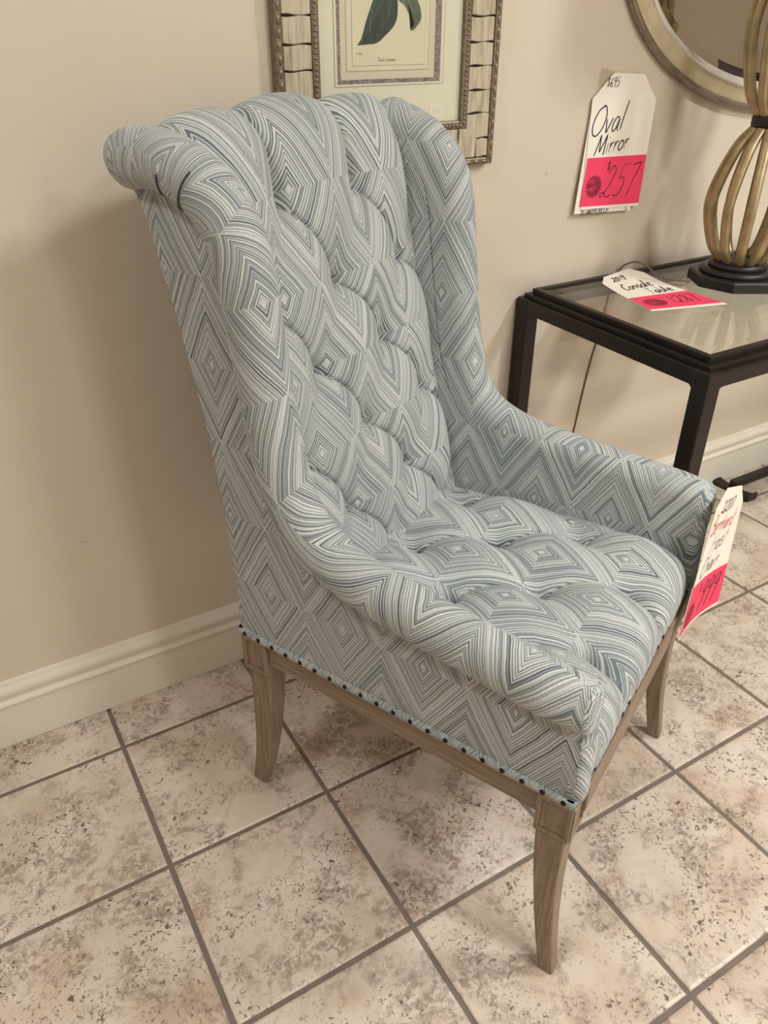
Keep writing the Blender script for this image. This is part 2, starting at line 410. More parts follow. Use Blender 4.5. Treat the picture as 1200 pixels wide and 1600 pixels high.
def build_side(sg):
    secs=[section(i) for i in range(len(TP))]; m=len(secs[0])
    V=[];UV=[]
    for i in range(len(TP)):
        run=0; prev=None
        for (la,de) in secs[i]:
            if prev is not None: run+=math.hypot(la-prev[0],de-prev[1])
            prev=(la,de)
            gather=0.0
            x=TP[i,0]+NR[i,0]*de; z=TP[i,1]+NR[i,1]*de
            y=yi(TP[i,0])+la
            V.append((far_in(x,sg*y),sg*y,z))
            q=TP[i]+NR[i]*(-0.075+run); UV.append((q[0]+0.01,q[1]-0.02))
    F=grid_faces(len(TP),m)
    if sg>0: F=[f[::-1] for f in F]
    o=mesh('arm_roll',V,F,FAB,chair,True,UV)
    # inside panel
    V=[];UV=[];n=10
    for i in range(len(TP)):
        p=TP[i]-NR[i]*0.062
        if arcT[i]>LT-0.05: p=TP[i]-NR[i]*0.05
        if TP[i,0]>-0.10: b=np.array([TP[i,0],0.425])
        else:
            f=min(1,max(0,(arcT[i]-0.385)/0.22))
            if f<1: b=np.array([np.interp(f,[0,0.5,1],[-0.10,-0.285,-0.285]),np.interp(f,[0,0.5,1],[0.425,0.425,0.66])])
            else: b=np.array([xback(TP[i,1])+0.02,min(max(0.66,TP[i,1]),1.07)])
        for k in range(n):
            q=p*(1-k/(n-1))+b*(k/(n-1)); V.append((far_in(q[0],sg*yi(q[0])) if q[1]>1.0 else q[0],sg*(yi(q[0])),q[1])); UV.append((q[0]+0.01,q[1]-0.02))
    F=grid_faces(len(TP),n)
    if sg>0: F=[f[::-1] for f in F]
    mesh('inside_panel',V,F,FAB,chair,True,UV)
    # outside panel
    V=[];UV=[];n=14
    ie=int(np.argmax(TP[:,0]<-0.11)); iw=int(np.argmax(TP[:,1]>0.80))
    corner=[(-0.11,0.39),(-0.2,0.39),(-0.307,0.39),(-0.306,0.49),(-0.312,0.60)]
    cl=np.concatenate([[0],np.cumsum([math.dist(corner[a],corner[a+1]) for a in range(4)])])
    for i in range(len(TP)):
        la,de=secs[i][-1]
        c=TP[i]+NR[i]*(-0.069)
        if arcT[i]>LT-0.05: c=TP[i]+NR[i]*(-0.055)
        if i<=ie: b=np.array([TP[i,0]+0.004*(1-i/ie),ZB])
        elif i<=iw:
            f=(i-ie)/(iw-ie)*cl[-1]; b=np.array([np.interp(f,cl,[c_[0] for c_ in corner]),np.interp(f,cl,[c_[1] for c_ in corner])])
        else:
            f=(i-iw)/(len(TP)-1-iw); zz=0.60+(1.078-0.60)*f**0.9; b=np.array([xback(zz),zz])
        for k in range(n):
            t=k/(n-1); q=c*(1-t)+b*t
            bulge=0.0035*math.sin(PI*min(1,t*1.0))
            xq=q[0]+(far_in(q[0],sg*yo(q[0]))-q[0])*min(1,max(0,(q[1]-0.98)/0.08)); V.append((xq,sg*(yo(q[0])+bulge-0.002),q[1])); UV.append((q[0]-0.051,q[1]-0.028))
    F=grid_faces(len(TP),n)
    if sg<0: F=[f[::-1] for f in F]
    mesh('outside_panel',V,[f[::-1] for f in F],FAB,chair,True,UV)
    # front facing of the arm
    s0=secs[0]; xf=TP[0,0]
    outl=[]
    for la,de in s0[1:]: outl.append((yi(xf)+la, TP[0,1]+de))
    yy=yo(xf)
    outl+= [(yy-0.0005,0.50),(yy+0.001,0.46),(yy+0.001,0.42),(yy,ZB)]
    outl+= [(yi(xf)-0.004,ZB),(yi(xf)-0.004,0.43),(yi(xf)-0.002,0.48),(yi(xf),0.53)]
    outl=np.array(outl); cen=outl.mean(0)
    rings=[];uvs=[]
    for ins,dx in ((0.0004,-0.012),(0.0012,-0.002),(0.0048,0.0038),(0.012,0.0072),(0.020,0.0085)):
        # inset toward a spine
        sp=np.stack([np.full(len(outl),(yi(xf)+yo(xf))/2),np.clip(outl[:,1],ZB+0.004,TP[0,1]-RR_)],1)
        d=sp-outl; L=np.linalg.norm(d,axis=1)[:,None]; L[L<1e-6]=1
        p=outl+d/L*np.minimum(ins,L*0.95)
        # gathers round the head of the scroll
        gat=np.array([0.0012*math.sin(28*math.atan2(a[1]-(TP[0,1]-RR_),a[0]-yi(xf)-0.03)) if a[1]>0.54 else 0 for a in p])
        rings.append([(xf+dx+gg+0.006*(0.588-a[1])/0.2, sg*a[0], a[1]) for a,gg in zip(p,gat)]); uvs+=[(a[0]*1.0+0.035,a[1]-0.02) for a in p]
    k=len(outl); V=[v for r in rings for v in r]; F=[]
    for i in range(len(rings)-1):
        for j in range(k):
            a=i*k+j; b=i*k+(j+1)%k; F.append((a,b,b+k,a+k))
    F.append(tuple((len(rings)-1)*k+j for j in range(k)))
    o=mesh('arm_front',V,F,FAB,chair,True,uvs); fix_normals(o)
for sg in (-1,1):
    build_side(sg)
    # short hand-stitched darts where the roll turns over the head of the wing
    for target,a0,a1 in ((-0.308,27,35),(-0.266,21,36)):
        i=int(np.argmax((TP[:,0]<target)&(TP[:,1]>1.0))); sec=section(i)
        path=[]
        for (la,de) in sec[a0:a1]:
            de2=de+0.0008 if de>-0.03 else de; la2=la+0.0012
            path.append((TP[i,0]+NR[i,0]*de2, sg*(yi(TP[i,0])+la2), TP[i,1]+NR[i,1]*de2))
        MB().loft(tube_rings(path,0.0011,6)).build('stitched_dart',THREAD,chair,True)

# ---- tufted inside back
def smooth01(t): t=np.clip(t,0,1); return t*t*(3-2*t)
def tuft(p,q):
    """relative pillow height of deep diamond tufting; the q folds are sharp and bowed, the p valleys soft"""
    pf=p-np.floor(p); q=q-0.072*np.sin(PI*pf)
    fp=abs(p-np.round(p)); fq=abs(q-np.round(q))
    a=np.sin(PI*fp); b=np.sin(PI*fq); r=np.hypot(fp,fq)
    pit=1-np.exp(-(r/0.20)**1.2)
    fold=1-np.exp(-fq/0.055)
    slit=np.exp(-(fq/0.013)**2)*np.clip(a*1.6,0,1)
    return 0.62*pit+0.24*(a**1.1*b**0.8)+0.14*fold-0.10*slit-0.42*np.exp(-(r/0.068)**2)
def build_tufted(name, prof, rows_s, nR, w, halfw, ny, ns, H, phase, fade, uvo, edge_w, crown=None, far=False):
    """prof: (x,z) curve; rows_s: arc of row 0 and row step; plain channels run before row 0 (nR<0) or past row nR"""
    C=crom(prof,ns); t=np.gradient(C,axis=0); t/=np.linalg.norm(t,axis=1)[:,None]
    Nn=-np.stack([t[:,1],-t[:,0]],1)
    arc=np.concatenate([[0],np.cumsum(np.linalg.norm(np.diff(C,axis=0),axis=1))])
    s0,ds=rows_s
    V=[];UV=[]
    for i in range(ns):
        hw=halfw(C[i,0]); y=np.linspace(-1,1,ny)*hw
        Y=y/w; Rr=(arc[i]-s0)/ds
        if nR<0: Ri=max(Rr,0.0); over=max(0.0,-Rr)
        else: Ri=min(Rr,float(nR)); over=max(0.0,Rr-nR)
        p=(Y+Ri+phase)/2; q=(Y-Ri+phase)/2
        h=tuft(p,q)
        if over>0:
            f=abs(p-np.round(p)); ch=np.sin(PI*f)
            k=smooth01(over/0.55)
            chan=0.30+0.70*ch**0.45-0.10*np.exp(-(f/0.02)**2)
            h=h*(1-k)+chan*k
            fd=smooth01((over-fade[0])/fade[1]); h=h*(1-fd)+(fade[2]*(0.72+0.28*chan))*fd
        ed=np.clip((hw-abs(y))/edge_w,0,1); edge=np.sqrt(np.clip(1-(1-ed)**2,0,1))
        h=h*H*(0.12+0.88*edge)
        cz=crown(y,C[i]) if crown else np.zeros(ny)
        xs=C[i,0]+Nn[i,0]*h; zs=C[i,1]+Nn[i,1]*h+cz
        if far: xs=[far_in(a,b) for a,b in zip(xs,y)]
        V+=list(zip(xs,y,zs)); UV+=[(a+uvo[0],arc[i]+uvo[1]) for a in y]
    return mesh(name,V,grid_faces(ns,ny),FAB,chair,True,UV)
bprof=[(-0.180,0.41),(-0.190,0.46),(-0.214,0.56),(-0.240,0.67),(-0.268,0.787),(-0.296,0.905),(-0.320,1.010),(-0.332,1.050),(-0.350,1.082),
       (-0.372,1.097),(-0.391,1.093),(-0.401,1.080),(-0.398,1.068),(-0.388,1.062)]
bprof=bprof[::-1]   # from rear of the scroll, over the top and down
tmpC=crom(bprof,400); tmpA=np.concatenate([[0],np.cumsum(np.linalg.norm(np.diff(tmpC,axis=0),axis=1))])
iz=int(np.argmax((tmpC[:,1]<1.020)&(tmpC[:,0]>-0.37))); s_row1=float(tmpA[iz])
crown=lambda y,c: 0.022*(1-np.clip(abs(y)/0.26,0,1)**2)*smooth01((c[1]-0.95)/0.13)
back=build_tufted('tufted_back',bprof,(s_row1,0.1155),-1,0.0885,lambda x:0.232,330,480,0.043,1.0,(0.55,0.75,0.80),(0.0,-0.030),0.050,crown=crown,far=True)
fix_normals(back)
# ---- tufted seat
sprof=[(-0.25,0.440),(-0.20,0.443),(-0.10,0.446),(0.0,0.447),(0.10,0.446),(0.19,0.444),(0.222,0.438),(0.244,0.426),(0.257,0.410),(0.2615,0.395),(0.2620,0.386)]
seat=build_tufted('tufted_seat',sprof,(0.12,0.117),3,0.0895,lambda x: yi(x)+0.008,330,380,0.054,0.0,(0.15,0.45,0.50),(0.0,0.03),0.050)
fix_normals(seat)
# ---- outside back and under-scroll
V=[];UV=[];nz=24;ny=12
for k in range(nz):
    z=ZB+(1.085-ZB)*k/(nz-1); x=xback(z); hw=yo(x)-0.002
    for j in range(ny):
        e=-1+2*j/(ny-1); V.append((x+(far_in(x,e*hw)-x)*min(1,max(0,(z-0.98)/0.08))-0.004*(1-e*e),e*hw,z)); UV.append((e*hw,z))
o=mesh('outside_back',V,grid_faces(nz,ny),FAB,chair,True,UV); fix_normals(o)
# ---- seat deck that closes the body from below
MB().box((-0.30,-0.255,ZB-0.004),(0.27,0.255,0.43)).build('seat_deck',GREYTHREAD,chair)

# ---- welt and nails round the base
def base_path():
    xf,xr=0.288,-0.309
    return [(xr,-yo(xr)),(xf,-yo(xf)),(xf,yo(xf)),(xr,yo(xr))]
bp=base_path()
def strip(a,b,out,z0,z1):
    ax,ay=a;bx,by=b; L=math.hypot(bx-ax,by-ay); tx,ty=(bx-ax)/L,(by-ay)/L; nx,ny_=ty,-tx
    prof=[(-0.006,z0),(0.0028*out,z0),(0.0045*out,(z0+z1)/2),(0.0028*out,z1),(-0.006,z1)]
    V=[];UV=[]
    n=40
    for i in range(n+1):
        s=-0.002+(L+0.004)*i/n
        for k,(d,z) in enumerate(prof): V.append((ax+tx*s+nx*d,ay+ty*s+ny_*d,z)); UV.append((s*2.0,k*0.006+z))
    F=grid_faces(n+1,5); o=mesh('welt',V,F,FAB,chair,True,UV); fix_normals(o); return o
nail_bm=MB().lathe([(0.0001,0.0028),(0.0018,0.0026),(0.0034,0.0016),(0.0042,0.0),(0.0042,-0.001)],10)
nail_me=None
for k in range(4):
    a=bp[k]; b=bp[(k+1)%4]
    if k==1: a=(a[0]-0.0055,a[1]); b=(b[0]-0.0055,b[1])
    strip(a,b,1.0,0.3815,0.3945)
    L=math.hypot(b[0]-a[0],b[1]-a[1]); tx,ty=(b[0]-a[0])/L,(b[1]-a[1])/L; nx,ny_=ty,-tx
    cnt=int(round(L/0.0292))
    for i in range(cnt):
        s=(i+0.5)*L/cnt
        if nail_me is None:
            no=nail_bm.build('nail',NAIL,chair,True); nail_me=no.data
        else:
            no=bpy.data.objects.new('nail',nail_me); link(no); no.parent=chair
        no.location=(a[0]+tx*s+nx*0.004,a[1]+ty*s+ny_*0.004,0.3885)
        no.rotation_euler=Vector((nx,ny_,0)).to_track_quat('Z','Y').to_euler()

# ---- oak base
def wood(name,mb,parent,axis='z',bev=0.0015,seg=2):
    o=mb.build(name,OAK,parent)
    me=o.data; lay=me.uv_layers.new(name='UVMap')
    off=random.random()*3
    for poly in me.polygons:
        n=poly.normal
        for li in poly.loop_indices:
            c=me.vertices[me.loops[li].vertex_index].co
            if axis=='z': lay.data[li].uv=(c.z+off,(c.y if abs(n.x)>abs(n.y) else c.x)+off)
            elif axis=='x': lay.data[li].uv=(c.x+off,(c.z if abs(n.z)<0.7 else c.y)+off)
            else: lay.data[li].uv=(c.y+off,(c.z if abs(n.z)<0.7 else c.x)+off)
    if bev: bevel(o,bev,seg)
    return o
def quad(x0,x1,y0,y1,z): return [(x0,y0,z),(x1,y0,z),(x1,y1,z),(x0,y1,z)]
for fr in (1,0):
    for sg in (-1,1):
        if fr: S=[(0.330,0.240,0.285,0.2885,0.243),(0.30,0.2405,0.2845,0.2885,0.244),(0.25,0.2435,0.2835,0.2885,0.247),(0.19,0.2495,0.2845,0.288,0.252),(0.13,0.2570,0.288,0.288,0.257),(0.07,0.2670,0.2945,0.2895,0.262),(0.03,0.2745,0.3000,0.291,0.2655),(0.0,0.280,0.3045,0.292,0.2675)]
        else: S=[(0.335,-0.301,-0.256,0.259,0.214),(0.30,-0.3005,-0.2565,0.259,0.215),(0.25,-0.3005,-0.258,0.2585,0.218),(0.19,-0.3025,-0.2625,0.258,0.222),(0.13,-0.3075,-0.270,0.257,0.226),(0.07,-0.3155,-0.281,0.2555,0.230),(0.03,-0.323,-0.2915,0.2545,0.232),(0.0,-0.330,-0.300,0.2535,0.2335)]
        rings=[]
        ss=crom(S,15)
        for z,xa,xb_,yu,yn in ss:
            y0,y1=sorted((sg*yu,sg*yn)); rings.append(quad(xa,xb_,y0,y1,z))
        leg=wood('leg',MB().loft(rings),chair,'z',0.003,2)
        # square block with raised border at the head of the leg
        if fr: bx0,bx1=0.237,0.2875
        else: bx0,bx1=-0.3045,-0.2535
        yy=yo((bx0+bx1)/2); z0,z1=0.311,0.3815
        ya,yb=sorted((sg*(yy-0.0015),sg*(yy-0.050)))
        blk=wood('leg_block',MB().box((bx0+0.001,ya,z0),(bx1-0.001,yb,z1)),leg,'z',0.001)
        fm=MB(); f0,f1=(yy-0.003,yy+0.003)
        yA,yB=sorted((sg*f0,sg*f1)); b=0.0065
        fm.box((bx0,yA,z0),(bx1,yB,z0+b)).box((bx0,yA,z1-b),(bx1,yB,z1)).box((bx0,yA,z0+b),(bx0+b,yB,z1-b)).box((bx1-b,yA,z0+b),(bx1,yB,z1-b))
        wood('panel_moulding',fm,leg,'z',0.0012)
        fm=MB(); xe=bx1 if fr else bx0; sx=1 if fr else -1
        xA,xB=sorted((xe-sx*0.003,xe+sx*0.0025)); yA,yB=sorted((sg*(yy-0.0012),sg*(yy-0.050)))
        fm.box((xA,yA,z0),(xB,yB,z0+b)).box((xA,yA,z1-b),(xB,yB,z1)).box((xA,yA,z0+b),(xB,yA+b,z1-b)).box((xA,yB-b,z0+b),(xB,yB,z1-b))
        wood('panel_moulding',fm,leg,'z',0.0012)
for sg in (-1,1):
    r=[]
    for x in (-0.262,0.245):
        yu=yo(x)-0.006; y0,y1=sorted((sg*yu,sg*(yu-0.022))); r.append([(x,y0,0.333),(x,y1,0.333),(x,y1,0.384),(x,y0,0.384)])
    wood('side_rail',MB().loft(r),chair,'x',0.002)
wood('front_rail',MB().box((0.262,-0.2455,0.333),(0.2925,0.2455,0.3835)),chair,'y',0.002)
wood('rear_rail',MB().box((-0.300,-0.218,0.333),(-0.278,0.218,0.384)),chair,'y',0.002)

# ------------------------------------------------------------------ handwriting
GL={
'O':(.78,[[(.5,1),(.2,.85),(.05,.45),(.15,.08),(.42,.02),(.66,.3),(.7,.7),(.52,1),(.38,.98)]]),
'v':(.42,[[(.02,.5),(.1,.25),(.16,.02),(.26,.25),(.38,.52)]]),
'a':(.50,[[(.36,.46),(.2,.5),(.05,.25),(.12,.02),(.28,.12),(.38,.46),(.36,.12),(.46,.02)]]),
'l':(.28,[[(.16,1),(.1,.5),(.06,.0)]]),
'M':(.86,[[(.05,0),(.14,.5),(.2,1)],[(.2,1),(.32,.45),(.38,.15)],[(.38,.15),(.55,.6),(.68,1)],[(.68,1),(.7,.5),(.74,0)]]),
'i':(.22,[[(.08,.5),(.07,.02)],[(.1,.72),(.11,.76)]]),
'r':(.36,[[(.06,.5),(.07,.02)],[(.07,.25),(.16,.45),(.3,.5)]]),
'o':(.46,[[(.24,.5),(.08,.38),(.06,.12),(.2,0),(.36,.14),(.36,.4),(.22,.5)]]),
'$':(.5,[[(.38,.8),(.2,.9),(.1,.7),(.25,.5),(.36,.3),(.22,.12),(.05,.2)],[(.2,1.05),(.2,-.05)]]),
'2':(.62,[[(.1,.78),(.28,1),(.46,.85),(.36,.45),(.1,.04),(.02,.12),(.16,.2),(.36,.02),(.56,.1)]]),
'5':(.56,[[(.18,1),(.12,.56)],[(.12,.56),(.32,.6),(.42,.34),(.28,.04),(.04,.06)],[(.18,.98),(.5,1.02)]]),
'7':(.54,[[(.04,.94),(.26,.98),(.46,1)],[(.46,1),(.32,.5),(.2,-.05)]]),
'-':(.36,[[(.04,.5),(.3,.54)]]),
'6':(.5,[[(.34,1),(.12,.6),(.06,.2),(.2,0),(.36,.16),(.28,.4),(.1,.3)]]),
'9':(.52,[[(.42,.9),(.22,1),(.08,.76),(.2,.56),(.38,.72),(.42,.92)],[(.42,.92),(.36,.4),(.26,-.08)]]),
'K':(.56,[[(.1,1),(.08,0)],[(.44,1),(.1,.46)],[(.12,.5),(.46,0)]]),
'A':(.60,[[(.04,0),(.28,1)],[(.28,1),(.5,0)],[(.12,.38),(.44,.38)]]),
'I':(.22,[[(.1,1),(.08,0)]]),
'R':(.54,[[(.1,1),(.08,0)],[(.1,.98),(.36,.96),(.38,.66),(.1,.5)],[(.14,.5),(.44,0)]]),
'C':(.56,[[(.46,.86),(.28,1),(.08,.66),(.08,.25),(.26,0),(.48,.16)]]),
'4':(.52,[[(.14,1),(.06,.45)],[(.06,.45),(.44,.48)],[(.36,.98),(.3,0)]]),
'0':(.52,[[(.26,1),(.08,.7),(.08,.26),(.24,0),(.42,.28),(.42,.72),(.26,1)]]),
'n':(.46,[[(.06,.5),(.06,.02)],[(.06,.28),(.2,.5),(.34,.4),(.36,.02)]]),
's':(.40,[[(.32,.46),(.16,.5),(.1,.36),(.26,.24),(.26,.06),(.06,.02)]]),
'e':(.42,[[(.06,.24),(.34,.3),(.24,.5),(.08,.36),(.1,.06),(.24,0),(.38,.1)]]),
'T':(.58,[[(.02,.98),(.5,1)],[(.28,1),(.24,0)]]),
'b':(.46,[[(.1,1),(.06,.04)],[(.06,.3),(.24,.46),(.36,.24),(.22,0),(.06,.06)]]),
'1':(.28,[[(.12,1),(.08,0)]]),
'8':(.52,[[(.4,.86),(.22,1),(.1,.8),(.34,.4),(.3,.06),(.1,.04),(.1,.26),(.34,.62),(.4,.86)]]),
'B':(.56,[[(.1,1),(.06,0)],[(.1,.98),(.38,.94),(.36,.6),(.1,.52)],[(.1,.52),(.44,.44),(.4,.08),(.06,.0)]]),
'h':(.46,[[(.1,1),(.06,.02)],[(.06,.26),(.2,.5),(.34,.4),(.36,.02)]]),
'd':(.48,[[(.34,.42),(.14,.46),(.06,.2),(.16,.02),(.34,.16)],[(.42,1),(.36,.02)]]),
't':(.34,[[(.18,.9),(.14,.02)],[(.02,.56),(.32,.62)]]),
'H':(.66,[[(.1,1),(.06,0)],[(.54,1),(.5,0)],[(.08,.5),(.52,.54)]]),
'S':(.5,[[(.42,.9),(.22,1),(.1,.78),(.32,.5),(.34,.14),(.16,0),(.02,.12)]]),
'P':(.5,[[(.1,1),(.08,0)],[(.1,.98),(.38,.94),(.36,.58),(.1,.48)]]),
'E':(.5,[[(.42,1),(.1,1)],[(.1,1),(.08,0)],[(.08,0),(.42,0)],[(.1,.52),(.36,.52)]]),
'D':(.56,[[(.1,1),(.08,0)],[(.1,1),(.42,.84),(.44,.26),(.08,0)]]),
'U':(.56,[[(.08,1),(.1,.2),(.28,0),(.44,.2),(.46,1)]]),
'u':(.46,[[(.06,.5),(.08,.1),(.22,.02),(.34,.2),(.36,.5)],[(.36,.5),(.38,.02)]]),
'V':(.56,[[(.04,1),(.2,0)],[(.2,0),(.5,1)]]),
'g':(.46,[[(.36,.46),(.16,.5),(.06,.24),(.18,.04),(.34,.2),(.38,.48)],[(.38,.48),(.34,-.2),(.14,-.36),(.04,-.22)]]),
' ':(.35,[]),
}
def strokes(text,x,y,h,sx=1.0,shear=0.22,rise=0.0):
    out=[]; cx=x
    for ch in text:
        adv,pl=GL[ch]
        for line in pl:
            pts=[(cx+(px+shear*py)*h*sx, y+py*h+rise*(cx-x)) for px,py in line]
            if len(pts)>2: pts=[tuple(p) for p in crom(pts,7*len(pts)//2+4)]
            out.append(pts)
        cx+=adv*h*sx
    return out
def ribbon(name,lines,width,mapf,mat,parent,origin):
    V=[];F=[]
    for ln in lines:
        P=np.array(ln); T=np.gradient(P,axis=0); L=np.linalg.norm(T,axis=1)[:,None]; L[L<1e-9]=1; T/=L
        N_=np.stack([-T[:,1],T[:,0]],1); b=len(V)
        for k,(p,n) in enumerate(zip(P,N_)):
            wd=width*(0.5 if k in (0,len(P)-1) else 1.0)
            for sgn in (-1,1):
                q=p+n*wd/2*sgn; V.append(Vector(mapf(q[0],q[1]))-Vector(origin))
        for k in range(len(P)-1): F.append((b+2*k,b+2*k+1,b+2*k+3,b+2*k+2))
    return mesh(name,V,F,mat,parent)
def card(name,outline,mapf,t,mat,parent,origin,div=1):
    """thin card from a uv outline; mapf(u,v,h)"""
    n=len(outline)
    V=[Vector(mapf(u,v,t))-Vector(origin) for u,v in outline]+[Vector(mapf(u,v,0))-Vector(origin) for u,v in outline]
    F=[tuple(range(n)),tuple(range(2*n-1,n-1,-1))]+[(i,n+i,n+(i+1)%n,(i+1)%n) for i in range(n)]
    o=mesh(name,V,F,mat,parent); return fix_normals(o)
def gridcard(name,u0,u1,v0,v1,mapf,t,mat,parent,origin,clip=0.0,n=10,h0=0.0):
    """bendable card: rows across v, with the top corners clipped"""
    V=[];F=[]
    vs=list(np.linspace(v0,v1,n))
    if clip: vs=sorted(set([round(v,5) for v in vs if v<v1-clip-0.002]+[v1-clip,v1-clip/2,v1]))
    for h in (h0+t,h0):
        for v in vs:
            c=max(0,v-(v1-clip)) if clip else 0
            for k in range(9):
                u=(u0+c)+(u1-u0-2*c)*k/8
                V.append(Vector(mapf(u,v,h))-Vector(origin))
    m=len(vs)
    for L in (0,1):
        for i in range(m-1):
            for k in range(8):
                a=L*m*9+i*9+k; q=(a,a+1,a+10,a+9); F.append(q if L==0 else q[::-1])
    bd=[(0,k) for k in range(9)]+[(i,8) for i in range(1,m)]+[(m-1,k) for k in range(7,-1,-1)]+[(i,0) for i in range(m-2,0,-1)]
    for a,b in zip(bd,bd[1:]+bd[:1]):
        i0=a[0]*9+a[1]; i1=b[0]*9+b[1]; F.append((i0,i1,i1+m*9,i0+m*9))
    o=mesh(name,V,F,mat,parent); return fix_normals(o)
def starburst(cu,cv,r0,r1,n=20):
    return [(cu+(r0 if k%2 else r1)*math.cos(PI*k/n),cv+(r0 if k%2 else r1)*math.sin(PI*k/n)) for k in range(2*n)]
def flat(name,outline,mapf,mat,parent,origin):
    n=len(outline); cu=sum(p[0] for p in outline)/n; cv=sum(p[1] for p in outline)/n
    V=[Vector(mapf(cu,cv))-Vector(origin)]+[Vector(mapf(u,v))-Vector(origin) for u,v in outline]
    return mesh(name,V,[(0,1+i,1+(i+1)%n) for i in range(n)],mat,parent)

# ------------------------------------------------------------------ tag on the wall
org=(1.568,WY-0.006,0.885)
wt=empty('price_tag',org); tag(wt,'white oval mirror price tag with pink sale strip taped to the wall','price tag')
lean=0.045
def mw(u,v,h=0.0):   # u across, v up; leans out slightly at the foot
    return (org[0]+u+lean*v, WY-0.0035-0.010*(1-v/0.27)-h, org[2]+v)
BT=[(-0.104,0.004),(0.066,-0.004),(0.060,0.20),(0.02,0.252),(-0.045,0.256),(-0.094,0.20)]
card('backing_card',BT,lambda u,v,h:mw(u,v,h-0.0016),0.0008,PAPER,wt,org)
FT=[(-0.088,0.012),(0.086,0.004),(0.088,0.217),(0.042,0.266),(-0.046,0.270),(-0.096,0.225)]
card('card',FT,mw,0.0009,PAPER,wt,org)
wl=[strokes('Oval',-0.092,0.155,0.056,0.86,0.25,0.10),strokes('Mirror',-0.073,0.117,0.040,0.92,0.25,0.10),strokes('$695',-0.062,0.245,0.017,1.0,0.15)]
mi=lambda u,v:mw(u,v,0.0013)
for w_,wd in zip(wl,(0.0028,0.0028,0.0016)): ribbon('handwriting',w_,wd,mi,INK,wt,org)
st=card('sale_sticker',[(-0.092,0.018),(0.086,0.010),(0.086,0.110),(-0.088,0.114)],lambda u,v,h:mw(u,v,h+0.0010),0.0006,PINK,wt,org)
mi2=lambda u,v:mw(u,v,0.0020)
ink=strokes('257',-0.042,0.030,0.064,0.95,0.28,0.02)+strokes('$',-0.028,0.086,0.018,0.9,0.2)+strokes('-',0.066,0.082,0.028,0.7,0.1)
ribbon('price_writing',ink,0.0019,mi2,INK,st,(0,0,0)).location=(-org[0]*0,0,0)
for ch in st.children: ch.location=(-org[0],-org[1],-org[2])
sb=flat('stamp',starburst(-0.060,0.056,0.019,0.025),lambda u,v:mw(u,v,0.0018),STAMP,st,org)
ribbon('stamp_lettering',strokes('PRICE',-0.0745,0.061,0.008,0.95,0.05,0.15)+strokes('REDUCED',-0.081,0.046,0.0075,0.93,0.05,0.15),0.0011,mi2,PINK,st,org)
ribbon('stock_writing',strokes('7KAMIRRORCO4',-0.088,-0.0015,0.0115,1.05,0.1),0.0014,lambda u,v:mw(u,v,0.0005),INK,wt,org)
ribbon('stock_letter',strokes('C',0.048,-0.002,0.011,1.0,0.1),0.0013,lambda u,v:mw(u,v,0.0005),REDINK,wt,org)
flat('tape',[(-0.085,0.245),(-0.055,0.242),(-0.040,0.272),(-0.082,0.281)],lambda u,v:mw(u,v,-0.0004),TAPE,wt,org)
# price sticker bottom-left lies proud of the backing card's lower rim

# ------------------------------------------------------------------ framed botanical print
fx0,fx1,fz0,fz1=0.782,1.225,1.009,1.575; FD=0.022
pic=empty('framed_print',((fx0+fx1)/2,WY,fz0)); po=Vector(pic.location)
tag(pic,'framed botanical leaf print with segmented pale wood frame hung behind the armchair','picture')
def pbox(name,a,b,mat,parent=pic,bev=0.0):
    o=MB().box([a[i]-po[i] for i in range(3)],[b[i]-po[i] for i in range(3)]).build(name,mat,parent)
    if bev: bevel(o,bev,2)
    return o
yF=WY-FD; yB_=WY-0.001
rw,sw,bw=0.013,0.052,0.014
# dark carcass behind the segments
in1=rw+sw
def ringbox(name,o0,o1,y0,y1,mat,bev=0.0,parent=pic):
    mb=MB()
    def q(x0,z0,x1,z1): mb.box((x0-po.x,y0-po.y,z0-po.z),(x1-po.x,y1-po.y,z1-po.z))
    q(fx0+o0,fz0+o0,fx0+o1,fz1-o0); q(fx1-o1,fz0+o0,fx1-o0,fz1-o0); q(fx0+o1,fz0+o0,fx1-o1,fz0+o1); q(fx0+o1,fz1-o1,fx1-o1,fz1-o0)
    o=mb.build(name,mat,parent); 
    if bev: bevel(o,bev,2)
    return o
ringbox('frame_core',0.001,rw+sw+0.002,yF+0.009,yB_,JOINT)
ringbox('outer_moulding',0.0,rw,yF+0.001,yB_-0.0005,ROPE,0.003)
ringbox('inner_moulding',rw+sw,rw+sw+bw,yF+0.003,yB_-0.002,ROPE,0.003)
# carved leaf drops along the outer moulding and beads along the inner one
def ornament(name,step,off,rx,rz,depth,inset):
    mb=MB()
    def blob(cx,cz,vert):
        a,b=(rx,rz) if vert else (rz,rx)
        rings=[]
        for k in range(4):
            f=math.cos(PI/2*k/3.2); rings.append([(cx+a*f*math.cos(2*PI*j/8)-po.x, yF+inset-depth*math.sin(PI/2*k/3.2)-po.y, cz+b*f*math.sin(2*PI*j/8)-po.z) for j in range(8)])
        mb.loft(rings)
    z=fz0+off+step/2
    while z<fz1-off-step/2:
        blob(fx0+off,z,True); blob(fx1-off,z,True); z+=step
    x=fx0+off+step/2
    while x<fx1-off-step/2:
        blob(x,fz0+off,False); blob(x,fz1-off,False); x+=step
    o=mb.build(name,PEWTER,pic,True); tag(o,kind='stuff'); return o
ornament('carved_drops',0.0185,0.0065,0.0032,0.0085,0.004,0.002)
ornament('beading',0.0078,rw+sw+0.006,0.0034,0.0034,0.004,0.004)
